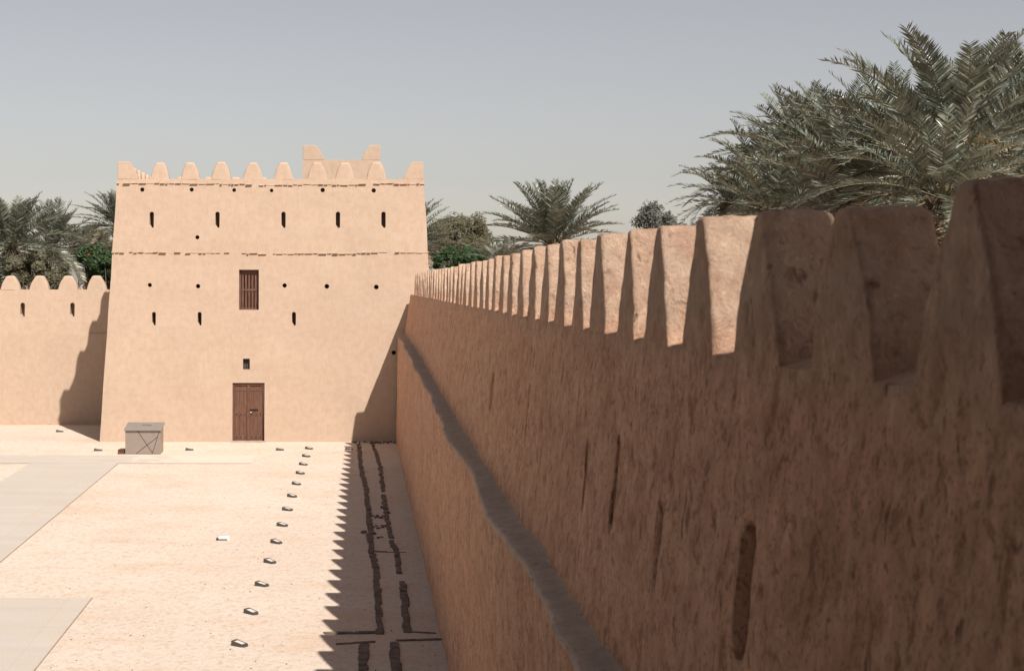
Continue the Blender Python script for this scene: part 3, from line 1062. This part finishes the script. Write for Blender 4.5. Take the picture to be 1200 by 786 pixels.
def light_fixture(p, rot, label, group, scale=1.0, kind=0):
    root = bpy.data.objects.new('ground_light', None); COL.objects.link(root)
    root.location = (p.x, p.y, gz(p.y)+.015); root.rotation_euler = (0, 0, rot); root.scale = (.85,)*3
    tag(root, label, 'ground light', group)
    return root
def build_fixture_parts(root):
    L, Wd = .155, .095
    def child(mb, name, mat, smooth=False):
        o = mb.build(name, mat, None, smooth); o.parent = root; o.location = (0, 0, 0); return o
    def top(x): return .085 - (x+L)/(2*L)*.055
    def wedge(mb, x0, x1, y0, y1, dz=0, z0=-.03):
        vs = [(x, y, z0) for y in (y0, y1) for x in (x0, x1)] + [(x, y, top(x)+dz) for y in (y0, y1) for x in (x0, x1)]
        mb.add(vs, [(0,2,3,1),(4,5,7,6),(0,1,5,4),(2,6,7,3),(0,4,6,2),(1,3,7,5)])
    mb = MB()
    e = .0
    mb.prism([(-L-.02, -Wd*.75), (-L+.03, -Wd), (L-.03, -Wd*.9), (L+.02, -Wd*.6), (L+.02, Wd*.6), (L-.03, Wd*.9), (-L+.03, Wd), (-L-.02, Wd*.75)], 'z', -.03, .012)
    wedge(mb, -L, -L+.045, -Wd*.96, Wd*.96); wedge(mb, L-.045, L, -Wd*.8, Wd*.8)
    wedge(mb, -L+.045, L-.045, -Wd*.9, -Wd*.9+.016); wedge(mb, -L+.045, L-.045, Wd*.9-.016, Wd*.9)
    child(mb, 'housing', M_fix_dark)
    lm = MB()
    wedge(lm, -L+.047, L-.047, -Wd*.9+.018, Wd*.9-.018, -.008, .0)
    child(lm, 'cover', M_fix_lens)
    for sx in (-1, 1):
        ln = MB()
        x = sx*(L-.022); ln.cyl((x, 0, top(x)-.004), (0, 0, 1), .012, .010, 8)
        child(ln, 'bolt', M_iron)
row = [(281, 756), (294.5, 718.5), (307, 686), (316.5, 659), (324, 636), (331, 616), (337, 597.7), (342.5, 582),
       (347.6, 567.6), (352, 555), (355.6, 544.7), (359, 535), (362.2, 526)]
ords = ['nearest to the camera', 'second nearest', 'third nearest', 'fourth nearest', 'fifth nearest', 'sixth nearest', 'middle, seventh', 'eighth nearest', 'ninth nearest', 'fourth from the tower end', 'third from the tower end', 'second from the tower end', 'last, beside the tower']
def lights():
    proto = None
    def copy_to(p, rot, label, group=None):
        nonlocal proto
        if proto is None:
            proto = light_fixture(p, rot, label, group); build_fixture_parts(proto); return proto
        o = proto.copy(); COL.objects.link(o)
        o.location = (p.x, p.y, gz(p.y)+.015); o.rotation_euler = (0, 0, rot)
        for k in list(o.keys()):
            if k in ('group',): del o[k]
        tag(o, label, 'ground light', group)
        for ch in proto.children:
            c = ch.copy(); COL.objects.link(c); c.parent = o
        return o
    for i, (px, py) in enumerate(row):
        p = PG(px, py)
        rs = random.Random(i)
        copy_to(p, R(-38 + rs.uniform(-7, 7)), 'slim dark ground light in the gravel row, %s' % ords[i], 'ground lights in a row along the gravel')
    copy_to(PG(328, 527.4), 0, 'dark ground light on gravel just right of the tower door', None)
    copy_to(PG(222, 527.4), 0, 'dark ground light on gravel between grey plinth and tower door', None)
    copy_to(PG(115, 528), 0, 'pale ground light on gravel left of the grey plinth', None)
    copy_to(PG(70, 506), 0, 'dark ground light at the tip of the tower shadow by the left wall', None)
    copy_to(PG(409, 526.6), 0, 'dark ground light at the edge of the shade beside the tower', None)
lights()

def white_box():
    p = PG(262, 632)
    root = empty('junction_box', (p.x, p.y, gz(p.y)), 'small white box lying alone on the open gravel', 'box')
    mb = MB(); z = gz(p.y)
    mb.box(p.x-.12, p.x+.14, p.y-.08, p.y+.14, z-.02, z+.07)
    o = mb.build('lid', M_white, root)
    bv = o.modifiers.new('b', 'BEVEL'); bv.width = .015; bv.segments = 2
    mb = MB(); mb.box(p.x-.16, p.x+.10, p.y-.10, p.y-.083, z-.02, z+.03); mb.box(p.x-.17, p.x-.123, p.y-.10, p.y+.02, z-.02, z+.05)
    mb.build('bracket', M_fix_dark, root)
white_box()

def scattered_pebbles():
    # dark pebbles that the photo shows singly on the gravel
    rs = random.Random(12)
    mb = MB()
    for _ in range(150):
        px = rs.uniform(40, 520); py = rs.uniform(540, 786)
        p = PG(px, py)
        if p.x > .2325*(CAMZ-p.z)-.15: continue
        if -11.2 < p.x < -7.9 or (p.x < -5.2 and p.y < 30.1): continue
        r = rs.uniform(.008, .022)
        vs = [(p.x + r*math.cos(a)*rs.uniform(.7, 1.2), p.y + r*math.sin(a)*rs.uniform(.7, 1.2), p.z) for a in np.linspace(0, 5.2, 6)]
        vs += [(p.x, p.y, p.z + r*.9)]
        mb.add(vs, [(i, (i+1) % 6, 6) for i in range(6)])
    o = mb.build('pebbles', M_slate, None, True, False)
    tag(o, 'scattered small dark pebbles lying on the pale gravel', 'pebbles', None, 'stuff')
scattered_pebbles()

# ------------------------------------------------------------------ stone outlines in the shaded strip
def stone_line(pts, label, seed, w=.15, drop=.0):
    rs = random.Random(seed)
    W3 = [PG(*p) for p in pts]
    mb = MB()
    def place(c, d, L, w_):
        nr = Vector((-d.y, d.x, 0))
        h = rs.uniform(.012, .04)
        n = 8
        vs = []
        ph = rs.uniform(0, 6)
        for zz, k in ((-.06, 1.0), (h*.8, 1.0), (h, .8)):
            for i in range(n):
                a = 2*math.pi*i/n
                ca, sa = math.cos(a), math.sin(a)
                m = (abs(ca)**8 + abs(sa)**8)**-.125
                rr = 1 + .10*math.sin(2*a+ph) + rs.uniform(-.06, .06)
                v = c + d*(ca*m*L*.5*k*rr) + nr*(sa*m*w_*.5*k*rr)
                vs.append((v.x, v.y, gz(v.y)+zz))
        fs = []
        for r_ in range(2):
            for i in range(n):
                j = (i+1) % n
                fs.append((r_*n+i, r_*n+j, (r_+1)*n+j, (r_+1)*n+i))
        fs.append(tuple(2*n+i for i in range(n)))
        mb.add(vs, fs)
    w *= .82
    for a, b in zip(W3[:-1], W3[1:]):
        d = (b-a); d.z = 0; T = d.length; d.normalize(); nr = Vector((-d.y, d.x, 0))
        s = 0
        while s < T:
            L = rs.uniform(.22, .55)
            if rs.random() > drop:
                c = a + d*(s+L/2) + nr*rs.uniform(-.02, .02)
                place(c, d, L*1.08, w*rs.uniform(.85, 1.2))
            s += L
    o = mb.build('stone_edging', M_slate, None, False)
    tag(o, label, 'stone edging', None)
    return o
stone_line([(420, 520), (423.6, 551), (429, 573), (432.7, 609), (435, 645.5), (440, 664), (442, 696), (445, 738)], 'long dark stone line on the left in the shaded strip', 1, .17)
stone_line([(436, 517), (445.5, 547), (449, 575)], 'dark stone line starting at the tower foot, right of the long one', 2, .15)
stone_line([(449.5, 580), (453, 605), (460, 638), (466, 649), (468, 674.5)], 'greyer worn stone line continuing down the middle of the shaded strip', 3, .15, .08)
stone_line([(471, 681), (474, 700), (476, 738)], 'short dark stone line ending beside the wall-side crossing', 4, .17, .05)
stone_line([(442, 741), (398, 742)], 'short dark crossing stone line reaching left to the sunlight', 5, .13)
stone_line([(480, 740), (500, 741)], 'short faint stone line reaching right towards the wall, farther one', 6, .09, .1)
stone_line([(437, 646.5), (462, 647)], 'thin cross piece joining the two long stone lines', 7, .07)
stone_line([(394.5, 754), (420, 753)], 'short dark stone line at the bottom, reaching left to the sunlight', 8, .13)
stone_line([(428, 754), (426, 770), (423, 800)], 'wide dark stone line leaving the picture at the bottom, left one', 9, .20)
stone_line([(462, 753), (463, 770), (466, 800)], 'wide dark stone line leaving the picture at the bottom, right one', 10, .20)
stone_line([(466, 751), (504, 749.5)], 'thin stone line at the bottom reaching right towards the wall', 11, .08)

def rubble():
    rs = random.Random(77)
    mb = MB()
    spots = [(436, 605), (440, 606), (444, 605), (448, 606), (452, 603), (436, 617), (441, 618), (446, 617), (450, 616), (438, 627), (444, 629), (449, 630),
             (427, 623), (424, 625), (455, 600), (447, 595), (452, 596)]
    for (px, py) in spots:
        for _ in range(2):
            p = PG(px+rs.uniform(-2, 2), py+rs.uniform(-1.5, 1.5)); r = rs.uniform(.02, .055)
            M = Matrix.Translation(Vector((p.x, p.y, gz(p.y)+r*.3))) @ Matrix.Rotation(rs.uniform(0, 3), 4, 'Z') @ Matrix.Rotation(rs.uniform(-.4, .4), 4, 'X')
            random.seed(px*3+py)
            mb.box(-r, r, -r*.7, r*.7, -r*.5, r*.5, M, j=r*.25)
    for _ in range(26):
        px = rs.uniform(413, 466); p = PG(px, 518.6+rs.uniform(-.8, 1.2)); r = rs.uniform(.015, .045)
        M = Matrix.Translation(Vector((p.x, min(p.y, 55.85), gz(p.y)+r*.5))) @ Matrix.Rotation(rs.uniform(0, 3), 4, 'Z')
        mb.box(-r, r, -r*.7, r*.7, -r*.6, r*.8, M, j=r*.25)
    o = mb.build('rubble', M_slate, None, False)
    tag(o, 'loose broken stones between the dark lines and at the tower foot', 'rubble', None, 'stuff')
rubble()

# ------------------------------------------------------------------ vegetation
def frond(rs, L, az, el, droop, dens, leafL, V, Fc, mi, mat_leaf, twist=0.0):
    """append one pinnate frond to V/Fc; mi = material index list"""
    n = 14
    d = Vector((math.cos(az)*math.cos(el), math.sin(az)*math.cos(el), math.sin(el)))
    p = Vector((math.cos(az)*.12, math.sin(az)*.12, 0))
    pts = [p.copy()]; dirs = [d.copy()]
    side = Vector((-math.sin(az), math.cos(az), 0))
    e = el
    for i in range(n):
        t = (i+1)/n
        e = el - droop*(t**1.6)
        azz = az + twist*t
        d = Vector((math.cos(azz)*math.cos(e), math.sin(azz)*math.cos(e), math.sin(e)))
        p = p + d*(L/n); pts.append(p.copy()); dirs.append(d.copy())
    # rachis: triangular strip
    b = len(V)
    for i, q in enumerate(pts):
        r = .028*(1 - .85*i/n)
        up = dirs[i].cross(side).normalized()*-1
        V += [tuple(q - side*r), tuple(q + side*r), tuple(q - up*r*1.1)]
    for i in range(n):
        for k in range(3):
            k2 = (k+1) % 3
            Fc.append((b+i*3+k, b+i*3+k2, b+(i+1)*3+k2, b+(i+1)*3+k)); mi.append(1)
    m = dens
    for i in range(m):
        t = .16 + .84*(i+rs.random()*.5)/m
        f = t*n; k = min(n-1, int(f)); q = pts[k].lerp(pts[k+1], f-k); d = dirs[min(n, k+1)]
        up = side.cross(d).normalized()
        if up.z < 0 and abs(d.z) < .95: up = -up
        ll = leafL*(math.sin(math.pi*min(1, .22 + .70*t))**.7)*rs.uniform(.85, 1.1)*(1 if t > .25 else .6)
        fwd = .38 + .62*t
        for s in (-1, 1):
            vup = rs.uniform(.10, .62)
            dd = (side*s + d*fwd*rs.uniform(.85, 1.15) + up*vup).normalized()
            ax = up.cross(dd).normalized() if rs.random() < .5 else (up + side*s*.4).cross(dd).normalized()
            w = ll*.040 + .008
            mid = q + dd*ll*.5 + Vector((0, 0, -.01*ll))
            tip = q + dd*ll + Vector((0, 0, -.10*ll*rs.random()))
            wv = (ax*rs.uniform(.5, 1) + up*rs.uniform(-.6, .6)).normalized()*w
            b = len(V)
            V += [tuple(q - wv*.4), tuple(q + wv*.4), tuple(mid + wv), tuple(mid - wv), tuple(tip)]
            Fc.append((b, b+1, b+2, b+3)); Fc.append((b+3, b+2, b+4)); mi += [mat_leaf, mat_leaf]

def palm_crown_mesh(seed, L, nf, dens, leafL, low=-50, dry=.22):
    rs = random.Random(seed)
    V = []; Fc = []; mi = []
    for i in range(nf):
        u = (i+.5)/nf
        az = i*2.39996 + rs.uniform(-.25, .25)
        el = R(86 - (86-low)*(u**.95) + rs.uniform(-7, 7))
        dr = R(rs.uniform(18, 48) + 28*u)*(.7 if seed == 13 else 1)
        ln = L*(.80 + .25*min(1, u*3))*rs.uniform(.88, 1.08)
        isdry = u > .72 and rs.random() < dry*2.2
        frond(rs, ln, az, el, dr, dens, leafL, V, Fc, mi, 2 if isdry else 0, rs.uniform(-.35, .35))
    me = mesh_from(V, Fc, 'palm_crown')
    me.polygons.foreach_set('material_index', mi)
    me.update()
    return me
PALMS = {}
def palm(px, py, D, label, var=0, rot=0.0, sc_=1.0, fruit=False, tilt=(0, 0)):
    c = PX(px, py, D)
    key = var
    if key not in PALMS:
        spec = [(11, 3.6, 78, 46, .56, -55, .25), (12, 3.4, 62, 44, .52, -60, .45), (13, 3.4, 70, 54, .50, -20, .15), (14, 3.5, 70, 46, .55, -65, .45)][var]
        me = palm_crown_mesh(*spec)
        for m in (M_palm, M_rachis, M_palm_dry): me.materials.append(m)
        PALMS[key] = me
    g = gz(D)
    root = bpy.data.objects.new('palm_tree', None); COL.objects.link(root)
    root.location = (c.x, c.y, g)
    tag(root, label, 'palm tree', 'date palms beyond the fort walls')
    cr = bpy.data.objects.new('crown', PALMS[key]); COL.objects.link(cr)
    cr.parent = root; cr.location = (0, 0, c.z-g); cr.rotation_euler = (tilt[0], tilt[1], rot); cr.scale = (sc_,)*3
    mb = MB(); H = c.z - g
    n = max(6, int(H/.28)); pts = []; rad = []
    rs = random.Random(int(px))
    for i in range(2*n+1):
        t = i/(2*n)
        pts.append(Vector((.12*math.sin(t*2.1+px), .1*math.sin(t*1.7), -.2 + (H+.25)*t)))
        rad.append((.21 + .10*(1-t)**3)*(1.12 if i % 2 else .92) + (.08 if t > .93 else 0))
    mb.tube(pts, rad, 10)
    # cut leaf bases round the head
    for i in range(46):
        a = i*2.4; zz = H - .9 + .95*i/46
        d = Vector((math.cos(a), math.sin(a), 1.1)).normalized()
        p = Vector((math.cos(a)*.2, math.sin(a)*.2, zz))
        mb.tube([p, p+d*.16, p+d*.32], [.06, .045, .02], 5)
    o = mb.build('trunk', M_trunk, None, False); o.parent = root
    if fruit:
        fm = MB()
        for i in range(16):
            a = i*2.4+.3; p = Vector((math.cos(a)*.15, math.sin(a)*.15, H+.05)); pts = [p]; e = R(72+rs.uniform(-14, 12))
            for k in range(7):
                e -= .20
                p = p + Vector((math.cos(a)*math.cos(e), math.sin(a)*math.cos(e), math.sin(e)))*.15
                pts.append(p)
            fm.tube(pts, [.03, .028, .025, .022, .02, .018, .015, .012], 5)
            for q in range(34):
                b0 = pts[5+(q % 3)]
                dd = Vector((rs.uniform(-1, 1), rs.uniform(-1, 1), rs.uniform(-1.6, .4))).normalized()*rs.uniform(.2, .42)
                fm.tube([b0, b0+dd*.5, b0+dd+Vector((0, 0, -.06))], [.006, .006, .004], 3)
        f = fm.build('fruit_stalks', M_stalk, None, False, False); f.parent = root
    return root

# right-hand grove
palm(1118, 186, 33, 'tall date palm with orange fruit stalks at the right edge, the highest of all', 0, .4, 1.0, True)
palm(1215, 178, 37, 'date palm cut by the right picture edge beside the fruiting palm', 3, 2.0, 1.0)
palm(1046, 187, 40, 'date palm just left of the fruiting palm behind the dark merlons', 3, 1.1, .88)
palm(985, 186, 44, 'date palm in the middle of the right grove with a light green heart', 1, 3.0, .90)
palm(938, 190, 47, 'grey green date palm on the left half of the right grove', 3, .2, .86)
palm(892, 216, 50, 'date palm with short arching fronds behind the last sunlit large merlon', 1, 4.2, .80)
palm(856, 238, 52, 'outermost low date palm at the left end of the right grove', 1, 5.1, .60)
palm(1000, 232, 36, 'low date palm with drooping tan fronds right behind the dark merlons', 1, 2.2, .85)
palm(905, 248, 40, 'low date palm with brown dry fronds peeking over the merlons', 1, .9, .72)
palm(1105, 232, 29, 'low date palm below the fruiting palm, fronds arching over the dark merlons', 1, 5.5, .70)
# centre
palm(648, 287, 60, 'single fan shaped date palm standing alone above the middle of the wall', 2, .7, .93)
palm(474, 290, 70, 'date palm half hidden behind the right edge of the tower', 2, 2.5, .85)
palm(590, 312, 66, 'low dry looking palm between the bushy tree and the lone palm', 1, 1.4, .5)
# left
palm(12, 292, 72, 'date palm with upright fronds at the left picture edge', 0, 1.0, .98)
palm(62, 292, 78, 'arching date palm behind the left wall, right of the edge palm', 3, 2.9, .92)
palm(140, 268, 80, 'date palm mostly hidden behind the left edge of the tower', 2, .1, .75)

def leafy(name, px, py, D, rx, rz, label, cat, mat, n=9000, leaf=.10, clumps=26, seed=1, flower=False, ry=None):
    c = PX(px, py, D); rs = random.Random(seed); nr = np.random.RandomState(seed)
    g = gz(D); ry = ry or rx*.8
    root = bpy.data.objects.new(name, None); COL.objects.link(root); root.location = (c.x, c.y, g)
    tag(root, label, cat)
    H = c.z-g
    cl = []
    for i in range(clumps):
        while True:
            v = np.array([rs.uniform(-1, 1), rs.uniform(-1, 1), rs.uniform(-1, 1)])
            if .25 < np.linalg.norm(v) < 1: break
        v = v/np.linalg.norm(v)*rs.uniform(.55, .95)
        cl.append((v*[rx, ry, rz], rs.uniform(.20, .40)*min(rx, rz)))
    mb = MB()
    pts = [Vector((0, 0, -.2)), Vector((.1, 0, H*.35)), Vector((0, .1, H*.7)), Vector((0, 0, H))]
    mb.tube(pts, [rx*.09+.05, rx*.07+.04, rx*.05+.03, .03], 8)
    for (p, r) in cl:
        e = Vector(p)+Vector((0, 0, H)); s = Vector((0, 0, max(.2, H*.55)+rs.uniform(-.2, .3)))
        mb.tube([s, s.lerp(e, .5)+Vector((0, 0, .12*rx)), e], [.05, .03, .012], 5)
    t = mb.build('trunk', M_bark, None, True); t.parent = root
    V = []; Fc = []
    for i in range(n):
        p, r = cl[rs.randrange(clumps)]
        v = nr.normal(size=3); v = v/np.linalg.norm(v)*r*(nr.uniform()**.45)*1.25
        q = Vector(p+v)+Vector((0, 0, H))
        a = Vector(nr.normal(size=3)).normalized(); b = a.orthogonal().normalized()
        s = leaf*nr.uniform(.6, 1.3)
        k = len(V)
        V += [tuple(q-a*s), tuple(q+b*s*.42), tuple(q+a*s), tuple(q-b*s*.42)]; Fc.append((k, k+1, k+2, k+3))
    me = mesh_from(V, Fc, 'crown')
    o = link('crown', me, mat); o.parent = root
    if flower:
        V = []; Fc = []
        for i in range(70):
            p, r = cl[rs.randrange(clumps)]
            v = nr.normal(size=3); v = v/np.linalg.norm(v)*r*1.2
            q = Vector(p+v)+Vector((0, 0, H))
            for _ in range(4):
                a = Vector(nr.normal(size=3)).normalized(); b = a.orthogonal().normalized(); s = .05; k = len(V)
                V += [tuple(q-a*s), tuple(q+b*s), tuple(q+a*s), tuple(q-b*s)]; Fc.append((k, k+1, k+2, k+3))
        o = link('flowers', mesh_from(V, Fc, 'flowers'), M_flower); o.parent = root
    return root
leafy('bushy_tree', 537, 284, 84, 2.3, 1.5, 'round olive brown tree with fine foliage just right of the tower', 'tree', M_leaf_olive, 26000, .075, 46, 3)
leafy('green_bush', 538, 305, 68, 1.5, .62, 'dark green bush in front of the olive brown tree', 'bush', M_leaf_dark, 9000, .085, 24, 5)
leafy('broadleaf_tree', 762, 257, 64, 1.0, .70, 'small open grey green tree top left of the right grove', 'tree', M_leaf_grey, 1700, .085, 30, 7)
leafy('broadleaf_tree', 788, 262, 62, .6, .5, 'small grey green tree touching the left end of the right grove', 'tree', M_leaf_grey, 1800, .08, 14, 8)
leafy('green_bush', 112, 306, 68, 1.15, .75, 'dark green bush with red blossoms between left wall and tower', 'bush', M_leaf_dark, 9000, .09, 24, 9, True)
leafy('green_bush', 128, 312, 67, .8, .6, 'dark green bush squeezed between the blossoming bush and the tower edge', 'bush', M_leaf_dark, 5000, .09, 16, 19)
leafy('broadleaf_tree', 104, 290, 84, 1.7, 1.0, 'pale olive tree behind the red blossoming bush', 'tree', M_leaf_mid, 15000, .08, 30, 10)
leafy('green_bush', 40, 315, 70, 2.4, .7, 'low olive hedge bush below the palms behind the left wall', 'bush', M_leaf_mid, 12000, .09, 30, 11)
